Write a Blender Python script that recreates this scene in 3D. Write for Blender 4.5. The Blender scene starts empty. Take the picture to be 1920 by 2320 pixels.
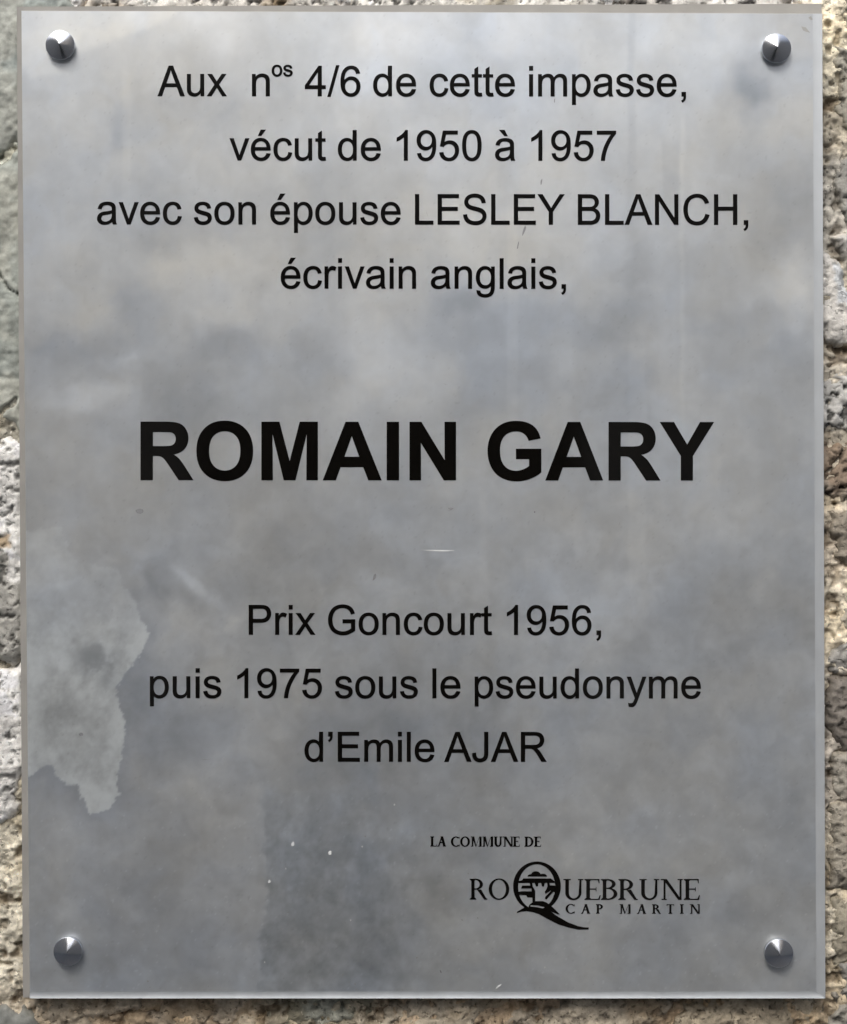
import bpy, math, random
import numpy as np
from mathutils import Vector, Matrix, Euler
from mathutils.geometry import tessellate_polygon

# ------------------------------------------------------------------ camera, sky, sun, exposure
scn = bpy.context.scene
D = 0.90                                     # metres from camera to plaque
SC = 0.0002206                               # metres per photograph pixel on the plaque
HALF_H = 1160 * SC
cam = bpy.data.cameras.new('camera'); camo = bpy.data.objects.new('camera', cam)
scn.collection.objects.link(camo); scn.camera = camo
cam.sensor_fit = 'VERTICAL'; cam.sensor_height = 24; cam.sensor_width = 24
cam.angle = 2 * math.atan(HALF_H / D)
cam.clip_start = 0.02; cam.clip_end = 500
camo.location = (0, -D, 0)
camo.rotation_euler = (math.radians(90 - 0.92), math.radians(0.0), 0)

world = bpy.data.worlds.new('World'); scn.world = world; world.use_nodes = True
wn = world.node_tree; bg = wn.nodes['Background']
SUN = Vector((-0.30, -0.62, 0.72)).normalized()
elev = math.asin(SUN.z); rot = math.atan2(SUN.x, SUN.y)
sky = wn.nodes.new('ShaderNodeTexSky'); sky.sky_type = 'NISHITA'; sky.sun_disc = False
sky.sun_elevation = elev; sky.sun_rotation = rot
sky.dust_density = 4.0; sky.air_density = 1.0; sky.ozone_density = 0.6
hs = wn.nodes.new('ShaderNodeHueSaturation'); hs.inputs['Saturation'].default_value = 0.55
wn.links.new(sky.outputs[0], hs.inputs['Color'])
wn.links.new(hs.outputs[0], bg.inputs['Color']); bg.inputs['Strength'].default_value = 0.15
sl = bpy.data.lights.new('sun', 'SUN'); sl.energy = 1.4; sl.angle = math.radians(22); sl.color = (1, 0.96, 0.9)
so = bpy.data.objects.new('sun', sl); scn.collection.objects.link(so)
so.rotation_euler = SUN.to_track_quat('Z', 'Y').to_euler()
scn.view_settings.view_transform = 'Standard'; scn.view_settings.look = 'None'
scn.view_settings.exposure = 1.13; scn.view_settings.gamma = 1

# ------------------------------------------------------------------ helpers
RM = camo.rotation_euler.to_matrix(); CL = Vector(camo.location)
FPX = 1160 / math.tan(cam.angle / 2)
RMn = np.array(RM)
def P(px, py, y=0.0):
    """point on the vertical plane y seen at photograph pixel px, py"""
    d = RM @ Vector(((px - 960) / FPX, -(py - 1160) / FPX, -1))
    t = (y - CL.y) / d.y
    return Vector((CL.x + d.x * t, y, CL.z + d.z * t))
def Pa(px, py, y):
    v = np.stack([(px - 960) / FPX, -(py - 1160) / FPX, -np.ones_like(px)], -1) @ RMn.T
    t = (y - CL.y) / v[..., 1]
    return np.stack([CL.x + v[..., 0] * t, np.full_like(t, y), CL.z + v[..., 2] * t], -1)

def link(name, me, parent=None, mat=None):
    o = bpy.data.objects.new(name, me); scn.collection.objects.link(o)
    if mat and me: me.materials.append(mat)
    if parent: o.parent = parent
    return o
def tag(o, label=None, cat=None, group=None, kind=None):
    if label: o['label'] = label
    if cat: o['category'] = cat
    if group: o['group'] = group
    if kind: o['kind'] = kind
    return o
def mesh(verts, faces, smooth=False):
    me = bpy.data.meshes.new('mesh'); me.from_pydata([tuple(v) for v in verts], [], faces); me.validate(); me.update()
    if smooth: me.polygons.foreach_set('use_smooth', [True] * len(me.polygons))
    return me
def grid_mesh(co, keep=None, smooth=True, col=None):
    """co: (n,m,3) array; keep: (n-1,m-1) bool of the cells wanted"""
    n, m = co.shape[:2]
    idx = np.arange(n * m).reshape(n, m)
    q = np.stack([idx[:-1, :-1], idx[:-1, 1:], idx[1:, 1:], idx[1:, :-1]], -1)
    q = q[keep] if keep is not None else q.reshape(-1, 4)
    used, inv = np.unique(q, return_inverse=True)
    inv = inv.reshape(q.shape)
    v = co.reshape(-1, 3)[used]
    me = bpy.data.meshes.new('mesh')
    me.vertices.add(len(v)); me.vertices.foreach_set('co', v.astype(np.float32).ravel())
    k = len(inv)
    me.loops.add(k * 4); me.loops.foreach_set('vertex_index', inv.astype(np.int32).ravel())
    me.polygons.add(k); me.polygons.foreach_set('loop_start', np.arange(0, 4 * k, 4, dtype=np.int32))
    me.polygons.foreach_set('loop_total', np.full(k, 4, dtype=np.int32))
    me.polygons.foreach_set('use_smooth', np.full(k, smooth))
    me.update(calc_edges=True)
    if col is not None:
        c = col.reshape(-1, 3)[used]
        a = me.color_attributes.new('stain', 'FLOAT_COLOR', 'POINT')
        a.data.foreach_set('color', np.concatenate([c, np.ones((len(c), 1))], 1).astype(np.float32).ravel())
    return me

# value noise on arrays
_rng = np.random.RandomState(7)
_T = _rng.rand(256, 256)
def vn(x, y, s=0):
    x = x + s * 17.31; y = y + s * 9.73
    xi = np.floor(x).astype(int); yi = np.floor(y).astype(int)
    fx = x - xi; fy = y - yi
    fx = fx * fx * fx * (fx * (fx * 6 - 15) + 10); fy = fy * fy * fy * (fy * (fy * 6 - 15) + 10)
    g = lambda a, b: _T[(a + s * 31) & 255, (b + s * 57) & 255]
    return (g(xi, yi) * (1 - fx) + g(xi + 1, yi) * fx) * (1 - fy) + (g(xi, yi + 1) * (1 - fx) + g(xi + 1, yi + 1) * fx) * fy
def fbm(x, y, s=0, o=4, p=0.5):
    r = 0; a = 1; t = 0
    for k in range(o):
        c, sn = math.cos(k * 1.1), math.sin(k * 1.1)
        r = r + a * vn((x * c - y * sn) * 2 ** k, (x * sn + y * c) * 2 ** k, s + k); t += a; a *= p
    return r / t
def sst(a, b, x):
    t = np.clip((x - a) / (b - a), 0, 1); return t * t * (3 - 2 * t)
def sdf(poly, X, Y):
    """signed distance, positive inside"""
    p = np.array(poly, float); q = np.roll(p, -1, 0)
    d = np.full(X.shape, 1e9); ins = np.zeros(X.shape, bool)
    for (ax, ay), (bx, by) in zip(p, q):
        ex, ey = bx - ax, by - ay
        t = np.clip(((X - ax) * ex + (Y - ay) * ey) / (ex * ex + ey * ey + 1e-12), 0, 1)
        d = np.minimum(d, np.hypot(X - ax - t * ex, Y - ay - t * ey))
        c = ((ay > Y) != (by > Y)) & (X < (bx - ax) * (Y - ay) / (by - ay + 1e-12) + ax)
        ins ^= c
    return np.where(ins, d, -d)

# ------------------------------------------------------------------ materials
def new_mat(name):
    m = bpy.data.materials.new(name); m.use_nodes = True
    return m, m.node_tree, m.node_tree.nodes['Principled BSDF']
def N(nt, t, **kw):
    n = nt.nodes.new(t)
    for k, v in kw.items():
        if k in n.inputs: n.inputs[k].default_value = v
        else: setattr(n, k, v)
    return n
def masonry_mat(name, rough_bump=1.0, pits=1.0, scale=1.0):
    m, nt, b = new_mat(name); L = nt.links.new
    tc = N(nt, 'ShaderNodeTexCoord')
    at = N(nt, 'ShaderNodeAttribute', attribute_name='stain')
    n1 = N(nt, 'ShaderNodeTexNoise', Scale=520 * scale, Detail=6, Roughness=0.7)
    n2 = N(nt, 'ShaderNodeTexNoise', Scale=75 * scale, Detail=5, Roughness=0.6)
    n3 = N(nt, 'ShaderNodeTexNoise', Scale=430 * scale, Detail=2, Roughness=0.5)
    for n in (n1, n2, n3): L(tc.outputs['Object'], n.inputs['Vector'])
    r1 = N(nt, 'ShaderNodeMapRange'); r1.inputs['From Min'].default_value = .30; r1.inputs['From Max'].default_value = .70
    r1.inputs['To Min'].default_value = .78; r1.inputs['To Max'].default_value = 1.26
    L(n1.outputs[0], r1.inputs[0])
    r2 = N(nt, 'ShaderNodeMapRange'); r2.inputs['From Min'].default_value = .32; r2.inputs['From Max'].default_value = .68
    r2.inputs['To Min'].default_value = .80; r2.inputs['To Max'].default_value = 1.18
    L(n2.outputs[0], r2.inputs[0])
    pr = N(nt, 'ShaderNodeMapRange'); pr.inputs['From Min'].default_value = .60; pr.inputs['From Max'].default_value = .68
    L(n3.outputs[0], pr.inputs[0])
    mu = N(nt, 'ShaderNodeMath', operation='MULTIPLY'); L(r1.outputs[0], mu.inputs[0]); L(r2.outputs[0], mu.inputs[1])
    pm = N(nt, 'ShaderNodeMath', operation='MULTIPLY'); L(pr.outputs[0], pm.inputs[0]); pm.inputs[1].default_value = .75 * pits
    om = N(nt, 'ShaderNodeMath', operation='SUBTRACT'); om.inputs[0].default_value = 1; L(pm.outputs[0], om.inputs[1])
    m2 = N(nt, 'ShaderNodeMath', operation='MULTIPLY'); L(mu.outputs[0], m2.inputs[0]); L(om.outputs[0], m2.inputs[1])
    vm = N(nt, 'ShaderNodeVectorMath', operation='SCALE'); L(at.outputs['Color'], vm.inputs[0]); L(m2.outputs[0], vm.inputs['Scale'])
    L(vm.outputs[0], b.inputs['Base Color'])
    b.inputs['Roughness'].default_value = .92; b.inputs['Specular IOR Level'].default_value = .2
    bp = N(nt, 'ShaderNodeBump', Strength=.9 * rough_bump, Distance=.0011)
    ad = N(nt, 'ShaderNodeMath', operation='SUBTRACT'); L(n1.outputs[0], ad.inputs[0]); L(pr.outputs[0], ad.inputs[1])
    L(ad.outputs[0], bp.inputs['Height']); L(bp.outputs[0], b.inputs['Normal'])
    return m
MAT_ROUGH = masonry_mat('rough_mortar', .75, .6)
MAT_STONE = masonry_mat('limestone', .6, .5, .9)
MAT_SMOOTH = masonry_mat('smooth_stone', .12, .08, .5)

def plate_mat():
    m, nt, b = new_mat('satin_plate'); L = nt.links.new
    at = N(nt, 'ShaderNodeAttribute', attribute_name='stain')
    tc = N(nt, 'ShaderNodeTexCoord')
    n = N(nt, 'ShaderNodeTexNoise', Scale=60, Detail=6, Roughness=.6); L(tc.outputs['Object'], n.inputs['Vector'])
    r = N(nt, 'ShaderNodeMapRange'); r.inputs['From Min'].default_value = .3; r.inputs['From Max'].default_value = .7
    r.inputs['To Min'].default_value = .975; r.inputs['To Max'].default_value = 1.025; L(n.outputs[0], r.inputs[0])
    vm = N(nt, 'ShaderNodeVectorMath', operation='SCALE'); L(at.outputs['Color'], vm.inputs[0]); L(r.outputs[0], vm.inputs['Scale'])
    L(vm.outputs[0], b.inputs['Base Color'])
    b.inputs['Metallic'].default_value = .72; b.inputs['Roughness'].default_value = .40
    b.inputs['Coat Weight'].default_value = 1; b.inputs['Coat Roughness'].default_value = .05; b.inputs['Coat IOR'].default_value = 1.49
    return m
MAT_PLATE = plate_mat()
def flat_mat(name, col, rough, metal=0, coat=0, noise=0.06, nscale=80, spec=.5):
    m, nt, b = new_mat(name); L = nt.links.new
    tc = N(nt, 'ShaderNodeTexCoord')
    n = N(nt, 'ShaderNodeTexNoise', Scale=nscale, Detail=5, Roughness=.6); L(tc.outputs['Object'], n.inputs['Vector'])
    r = N(nt, 'ShaderNodeMapRange'); r.inputs['From Min'].default_value = .3; r.inputs['From Max'].default_value = .7
    r.inputs['To Min'].default_value = 1 - noise; r.inputs['To Max'].default_value = 1 + noise; L(n.outputs[0], r.inputs[0])
    vm = N(nt, 'ShaderNodeVectorMath', operation='SCALE'); vm.inputs[0].default_value = col; L(r.outputs[0], vm.inputs['Scale'])
    L(vm.outputs[0], b.inputs['Base Color'])
    b.inputs['Metallic'].default_value = metal; b.inputs['Roughness'].default_value = rough
    b.inputs['Coat Weight'].default_value = coat; b.inputs['Coat Roughness'].default_value = .05
    b.inputs['Specular IOR Level'].default_value = spec
    return m
MAT_INK = flat_mat('black_ink', (.0035, .003, .0024), .07, noise=.2, spec=.36)
MAT_BACK = flat_mat('backing_acrylic', (.36, .35, .325), .35, noise=.12, nscale=35)
MAT_LIP = flat_mat('edge_light_bottom', (.36, .385, .40), .5, metal=.1, noise=.10, nscale=90)  # lighter colour stands in for light gathered in the bottom edge
MAT_LIP2 = flat_mat('edge_light_right', (.56, .59, .61), .38, metal=.5, noise=.06, nscale=40)  # pale tone puts the brightness of the right edge into its colour
MAT_SCR = flat_mat('scratch_white', (.75, .76, .75), .6)
MAT_DUST = flat_mat('dust', (.40, .40, .385), .8)
MAT_SPOT = flat_mat('dirt_spot', (.12, .115, .11), .8)
MAT_GREYSPOT = flat_mat('grey_mark', (.26, .265, .27), .8)
def steel():
    m, nt, b = new_mat('turned_steel'); L = nt.links.new
    tc = N(nt, 'ShaderNodeTexCoord')
    # fine concentric turning marks
    ln = N(nt, 'ShaderNodeTexWave', wave_type='RINGS', rings_direction='Y'); ln.inputs['Scale'].default_value = 900
    L(tc.outputs['Object'], ln.inputs['Vector'])
    bp = N(nt, 'ShaderNodeBump', Strength=.12, Distance=.00005); L(ln.outputs['Fac'], bp.inputs['Height'])
    L(bp.outputs[0], b.inputs['Normal'])
    b.inputs['Base Color'].default_value = (.56, .58, .61, 1); b.inputs['Metallic'].default_value = 1
    b.inputs['Roughness'].default_value = .17
    return m
MAT_STEEL = steel()

# ------------------------------------------------------------------ lane around the plaque (large structure, unseen behind the camera, shaped for its reflections)
GZ = -1.75
def rect_mesh(x0, y0, x1, y1, z):
    return mesh([(x0, y0, z), (x1, y0, z), (x1, y1, z), (x0, y1, z)], [(0, 1, 2, 3)])
tag(link('ground', rect_mesh(-60, -60, 60, 60, GZ), None, flat_mat('lane_paving', (.17, .165, .16), .9, noise=.3, nscale=6)), kind='structure')
def box(bounds):
    x0, x1, y0, y1, z0, z1 = bounds
    v = [(x, y, z) for z in (z0, z1) for y in (y0, y1) for x in (x0, x1)]
    f = [(0, 2, 3, 1), (4, 5, 7, 6), (0, 1, 5, 4), (2, 6, 7, 3), (0, 4, 6, 2), (1, 3, 7, 5)]
    return mesh(v, f)
MAT_OPP = flat_mat('unseen_lane_render', (.30, .275, .25), .9, noise=.25, nscale=3)
MAT_UNSEEN_DOOR = flat_mat('unseen_dark_door', (.03, .026, .022), .5, noise=.2)
MAT_PALE = flat_mat('unseen_pale_pillar', (.42, .39, .34), .9, noise=.2, nscale=5)
house = tag(link('unseen_lane_wall', None), 'unseen low rendered wall across the lane behind the viewer, shaped for its reflections', 'wall')
OY = -3.0
link('unseen_wall_body', box((-9, 9, OY - .3, OY, GZ, 0.85)), house, MAT_OPP)
link('unseen_coping', box((-9, 9, OY - .34, OY + .04, .853, .91)), house, MAT_PALE)
for (x0, x1, z1) in ((-.62, -.50, .99), (.34, .47, 1.02), (-2.6, -2.4, 1.0), (2.3, 2.5, 1.0)):
    link('unseen_pillar', box((x0, x1, OY - .1, OY + .06, GZ, z1)), house, MAT_PALE)
for (x0, x1, z1, mt, lb_) in ((-.42, -.175, 2.6, MAT_OPP, 'broad rendered pier, widest of those rising'), (.085, .15, 2.9, MAT_OPP, 'slim tall rendered post, tallest of those rising'), (.62, .70, 2.7, MAT_UNSEEN_DOOR, 'slim dark brown post, darkest of those rising')):  # unseen posts added so the gloss coat mirrors vertical bands
    tag(link('reflection_post', box((x0, x1, OY - .9, OY - .5, GZ, z1)), None, mt), lb_ + ' behind the low lane wall, added for its reflection', 'post', group='posts added for reflections')
for nm_, b_ in (('house_left', (-9, -1.45, OY - 5, OY + .08, GZ, 4.2)), ('house_right', (1.6, 9, OY - 5, OY + .08, GZ, 4.4))):  # unseen tall houses added to narrow the sky mirrored in the studs
    tag(link('added_house', box(b_), None, MAT_OPP), 'plain rendered house added across the lane to narrow the reflected sky, on the %s of the low wall' % nm_[6:], 'house')
link('unseen_gate', box((-.49, .33, OY + .001, OY + .03, GZ, .55)), house, MAT_UNSEEN_DOOR)

# ------------------------------------------------------------------ the stone wall
wall = tag(link('stone_wall', None), 'rough pale rubble stone wall with pitted mortar behind the plaque', 'wall')
WY = 0.0050                                   # mortar plane; negative heights go towards the viewer
def px2(x, y): v = P(x, y, WY); return (v.x, v.z)
# colour of the mortar by place (photograph pixels): x, y, radius x, radius y, colour
ZONES = [
    (20, 2080, 70, 210, (0.639, 0.595, 0.483)), (900, 5, 900, 30, (0.750, 0.750, 0.750)), (1895, 90, 60, 120, (0.724, 0.674, 0.536)),
    (1880, 400, 60, 180, (0.406, 0.388, 0.345)), (1890, 850, 60, 90, (0.414, 0.380, 0.319)), (1890, 1300, 60, 170, (0.536, 0.483, 0.388)),
    (1890, 1240, 40, 60, (0.380, 0.327, 0.268)), (1895, 1420, 50, 80, (0.750, 0.690, 0.552)), (1890, 1560, 60, 110, (0.570, 0.536, 0.467)), (1890, 1720, 60, 120, (0.371, 0.337, 0.294)),
    (1890, 2080, 60, 220, (0.483, 0.440, 0.353)), (300, 2300, 280, 60, (0.440, 0.353, 0.250)), (720, 2300, 110, 60, (0.345, 0.337, 0.268)),
    (1250, 2300, 420, 60, (0.406, 0.319, 0.225)), (1700, 2300, 140, 60, (0.371, 0.284, 0.181)), (20, 300, 60, 300, (0.570, 0.586, 0.517))]
def zone_col(X, Z):
    # back to pixels on the wall plane (approximate inverse of P)
    s = (D + WY) / FPX
    px = X / s + 960; py = 1160 - (Z + math.tan(math.radians(.92)) * (D + WY)) / s
    w = np.full(X.shape, .02); c = np.stack([w * .33, w * .30, w * .24], -1)
    for (zx, zy, rx, ry, col) in ZONES:
        g = np.exp(-(((px - zx) / rx) ** 2 + ((py - zy) / ry) ** 2) ** 1.0)
        w = w + g; c = c + g[..., None] * np.array(col)
    return c / w[..., None]
def mortar_h(X, Z):
    h = (fbm(X * 130, Z * 130, 3, 5, .65) - .5) * .0050
    h = h + (fbm(X * 22, Z * 22, 11, 3) - .5) * .005
    lump = fbm(X * 260, Z * 260, 5, 3, .55)
    h = h + sst(.45, .62, lump) * .0007
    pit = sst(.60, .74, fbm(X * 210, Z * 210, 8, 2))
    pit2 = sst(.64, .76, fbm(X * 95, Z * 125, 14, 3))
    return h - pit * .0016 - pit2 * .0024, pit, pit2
def mortar_col(X, Z, pit, pit2, seed=0):
    c = zone_col(X, Z)
    v = fbm(X * 130, Z * 130, 21 + seed, 4, .6)
    w = fbm(X * 45, Z * 45, 25 + seed, 3)
    c = c * (0.86 + 0.6 * v)[..., None]
    warm = sst(.52, .68, w)[..., None]
    c = c * (1 - warm * np.array([.03, .07, .14]))
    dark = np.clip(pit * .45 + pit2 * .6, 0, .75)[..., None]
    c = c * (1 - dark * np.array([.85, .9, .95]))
    gr = sst(.58, .66, fbm(X * 330, Z * 330, 33, 2))[..., None]
    return c * (1 + gr * .35)
def tuck(X, Y, Z):
    # the masonry stays behind the back of the plaque where the plaque covers it
    a = P(38, 14); b = P(1866, 2258)
    return np.where((X > a.x) & (X < b.x) & (Z < a.z) & (Z > b.z), np.maximum(Y, .0012), Y)
def mortar_sheet(x0, x1, z0, z1, r, y0=WY, hole=None, name='mortar'):
    xs = np.arange(x0, x1 + r, r); zs = np.arange(z0, z1 + r, r)
    X, Z = np.meshgrid(xs, zs)
    h, p1, p2 = mortar_h(X, Z)
    co = np.stack([X, tuck(X, y0 - h, Z), Z], -1)
    keep = None
    if hole:
        cx = X[:-1, :-1] + r / 2; cz = Z[:-1, :-1] + r / 2
        keep = ~((cx > hole[0]) & (cx < hole[1]) & (cz > hole[2]) & (cz < hole[3]))
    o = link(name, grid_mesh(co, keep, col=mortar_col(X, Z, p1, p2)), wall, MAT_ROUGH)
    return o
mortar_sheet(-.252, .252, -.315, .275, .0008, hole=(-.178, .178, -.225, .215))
mortar_sheet(-1.3, 1.3, GZ, 1.0, .010, y0=WY + .009)

def stone(poly_px, H, col, mat=MAT_STONE, R=.010, r=.0009, seed=1, rough=.0012, mott=.5, tint=None, px=True, patches=(), cracks=(), edge_noise=.0050, lean=(0, 0), pitk=1.0, seat=0.0):
    p = [px2(*q) for q in poly_px] if px else poly_px
    a = np.array(p); x0, z0 = a.min(0) - .004; x1, z1 = a.max(0) + .004
    X, Z = np.meshgrid(np.arange(x0, x1 + r, r), np.arange(z0, z1 + r, r))
    d = sdf(p, X, Z) + (fbm(X * 110, Z * 110, seed, 4, .6) - .5) * 2 * edge_noise
    t = np.clip((d + .001) / R, 0, 1)
    H = H * .72 if px else H
    h = -.004 + (H + .004) * np.sqrt(1 - (1 - t) ** 2) ** .8
    h = h + (fbm(X * 75, Z * 75, seed + 3, 5, .6) - .5) * 2.2 * rough + (fbm(X * 350, Z * 350, seed + 5, 3, .6) - .5) * 1.2 * rough
    h = h + (X - a[:, 0].mean()) * lean[0] + (Z - a[:, 1].mean()) * lean[1]
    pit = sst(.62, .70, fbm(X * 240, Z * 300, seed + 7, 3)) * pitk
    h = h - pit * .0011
    c = np.ones(X.shape + (3,)) * np.array(col)
    v = fbm(X * 85, Z * 85, seed + 9, 5, .6)
    c = c * (1 + (v - .5) * 1.3 * mott)[..., None]
    if tint is not None:
        w = sst(.5, .66, fbm(X * 40, Z * 40, seed + 13, 4))[..., None]
        c = c * (1 - w) + np.array(tint) * w * (1 + (v - .5) * mott)[..., None]
    for (poly, pc, dep) in patches:
        dd = sdf([px2(*q) for q in poly], X, Z) + (fbm(X * 160, Z * 160, seed + 17, 4) - .5) * .006
        w = sst(-.0008, .0010, dd)
        vv = fbm(X * 200, Z * 200, seed + 19, 3)
        c = c * (1 - w[..., None]) + np.array(pc) * (.7 + .6 * vv)[..., None] * w[..., None]
        h = h + w * dep
    for line, wd in cracks:
        q = [px2(*k) for k in line]; dd = np.full(X.shape, 1.)
        for (ax, ay), (bx, by) in zip(q[:-1], q[1:]):
            ex, ey = bx - ax, by - ay
            tt = np.clip(((X - ax) * ex + (Z - ay) * ey) / (ex * ex + ey * ey), 0, 1)
            dd = np.minimum(dd, np.hypot(X - ax - tt * ex, Z - ay - tt * ey))
        dd = dd + (fbm(X * 300, Z * 300, seed + 23, 3) - .5) * .003
        w = 1 - sst(wd * .3, wd, dd)
        h = h - w * .003; c = c * (1 - .75 * w[..., None])
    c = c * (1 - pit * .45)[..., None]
    edge = 1 - sst(0, .0022, d); c = c * (1 - .14 * edge[..., None] * np.array([.8, 1, 1.3]))
    dc = d[:-1, :-1]
    keep = dc > -.002
    co = np.stack([X, tuck(X, WY - h - seat, Z), Z], -1)
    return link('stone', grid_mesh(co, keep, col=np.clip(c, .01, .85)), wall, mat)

# left side, from the top
stone([(-260, -160), (175, -120), (165, 12), (120, 60), (90, 230), (60, 310), (20, 345), (-60, 400), (-250, 420)], .0058, (.44, .455, .41), MAT_SMOOTH, seed=41, rough=.0012, mott=.35, tint=(.36, .40, .38), pitk=.2)
stone([(-250, 430), (-40, 410), (30, 362), (70, 300), (110, 320), (120, 700), (110, 960), (60, 985), (30, 968), (-40, 930), (-260, 900)], .0050, (.44, .45, .395), MAT_SMOOTH, seed=52, rough=.0010, mott=.5, tint=(.35, .375, .34), pitk=.2,
      cracks=[([(-20, 585), (12, 640), (22, 655), (45, 668)], .0011), ([(0, 945), (15, 925), (30, 915), (40, 905)], .0012)])
stone([(-250, 950), (-50, 955), (28, 992), (60, 1000), (110, 985), (130, 1300), (120, 1500), (60, 1490), (20, 1505), (-60, 1480), (-260, 1500)], .0062, (.80, .79, .75), seed=63, rough=.0016, mott=.55, pitk=1.3,
      patches=[([(-40, 1205), (30, 1210), (28, 1240), (10, 1245), (-40, 1240)], (.52, .41, .28), -.0008), ([(-60, 1245), (22, 1250), (28, 1290), (20, 1310), (55, 1320), (60, 1500), (-80, 1520)], (.44, .43, .39), .0005)])
stone([(-250, 1520), (-50, 1500), (18, 1512), (48, 1478), (110, 1490), (130, 1700), (52, 1760), (40, 1800), (30, 1850), (0, 1886), (-120, 1900), (-260, 1880)], .0064, (.84, .825, .78), seed=74, rough=.0014, mott=.45, pitk=1.2)
stone([(-260, 2330), (-60, 2310), (20, 2284), (66, 2276), (84, 2300), (88, 2420), (-40, 2500), (-260, 2480)], .0055, (.235, .24, .22), MAT_SMOOTH, seed=85, rough=.0008, mott=.4, pitk=.2)
# top row
stone([(200, -150), (700, -180), (760, -60), (770, 25), (700, 60), (300, 60), (190, 30)], .0050, (.78, .75, .69), seed=96, rough=.0016, mott=.8, tint=(.36, .28, .18), pitk=1.6)
stone([(800, -160), (1350, -150), (1380, -40), (1370, 50), (820, 60), (790, 20)], .0050, (.76, .74, .69), seed=107, rough=.0016, mott=.8, tint=(.40, .36, .28), pitk=1.6)
stone([(1410, -150), (1760, -170), (1800, -40), (1780, 60), (1420, 60), (1395, 20)], .0050, (.70, .68, .64), seed=118, rough=.0016, mott=.8, tint=(.30, .28, .25), pitk=1.6)
# right side, from the top
stone([(1895, -150), (2150, -140), (2160, 70), (2000, 95), (1915, 80), (1895, 20)], .0048, (.43, .40, .32), seed=129, rough=.0012, pitk=1.2)
stone([(1900, 110), (1960, 95), (2160, 120), (2170, 330), (1960, 340), (1910, 320), (1905, 250)], .0048, (.36, .345, .295), seed=131, rough=.0014, pitk=1.4, r=.0008)
stone([(1898, 360), (1950, 350), (2160, 350), (2170, 500), (1990, 520), (1912, 505), (1892, 430)], .0045, (.33, .325, .30), seed=133, rough=.0016, pitk=1.4)
stone([(1888, 538), (1905, 532), (2100, 540), (2120, 640), (1950, 625), (1910, 585)], .0058, (.50, .49, .46), seed=135, rough=.0016, R=.005, edge_noise=.002)
stone([(1790, 545), (1880, 560), (1905, 600), (1930, 650), (2140, 660), (2150, 790), (1930, 790), (1895, 770), (1800, 760)], .0052, (.66, .64, .60), seed=137, rough=.0010, mott=.4, pitk=.8,
      patches=[([(1890, 600), (1960, 600), (1960, 690), (1895, 690)], (.62, .645, .66), .0002)])
stone([(1790, 870), (1880, 860), (1910, 838), (2140, 850), (2150, 990), (1900, 985), (1790, 975)], .0052, (.52, .515, .49), seed=139, rough=.0020, mott=.9, pitk=1.8)
stone([(1790, 990), (1890, 1000), (2140, 1005), (2150, 1120), (1960, 1135), (1880, 1120), (1790, 1140)], .0046, (.37, .32, .26), seed=141, rough=.0022, mott=.7, tint=(.28, .22, .165), pitk=1.2,
      cracks=[([(1868, 1070), (1885, 1060), (1900, 1040), (1910, 1020)], .0012), ([(1868, 1120), (1890, 1108), (1915, 1100)], .0010)])
stone([(1880, 1160), (1940, 1148), (2130, 1170), (2140, 1290), (1950, 1310), (1890, 1260)], .0046, (.30, .27, .22), seed=143, rough=.0022, mott=.7)
stone([(1905, 1330), (2120, 1320), (2140, 1430), (1950, 1450), (1900, 1420)], .0048, (.50, .46, .38), seed=145, rough=.0022, mott=.7)
stone([(1870, 1465), (1905, 1450), (2130, 1470), (2130, 1520), (1900, 1520), (1868, 1500)], .0044, (.37, .36, .335), seed=147, rough=.0014, mott=.5, pitk=.8)
stone([(1875, 1530), (1910, 1522), (2130, 1540), (2140, 1690), (1910, 1700), (1872, 1640)], .0040, (.225, .205, .18), seed=149, rough=.0022, mott=.6)
stone([(1890, 1715), (2130, 1710), (2140, 1800), (1930, 1810), (1888, 1790)], .0044, (.34, .32, .275), seed=151, rough=.0016, mott=.6)
stone([(1876, 1822), (1930, 1825), (2130, 1820), (2140, 2010), (1990, 2030), (1880, 2010)], .0044, (.32, .295, .245), seed=153, rough=.0018, mott=.7)
stone([(1885, 2035), (1990, 2040), (2130, 2030), (2140, 2180), (1940, 2170), (1890, 2200), (1878, 2120)], .0042, (.30, .275, .215), seed=155, rough=.0014, mott=.5, pitk=.7)
stone([(1902, 2185), (1990, 2180), (2130, 2190), (2130, 2270), (1925, 2262), (1905, 2235)], .0052, (.33, .32, .295), seed=157, rough=.0016, R=.005)
stone([(1888, 2250), (1918, 2275), (2120, 2285), (2130, 2450), (1870, 2450), (1868, 2330), (1885, 2290)], .0052, (.34, .325, .285), seed=159, rough=.0016, R=.005)
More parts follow.
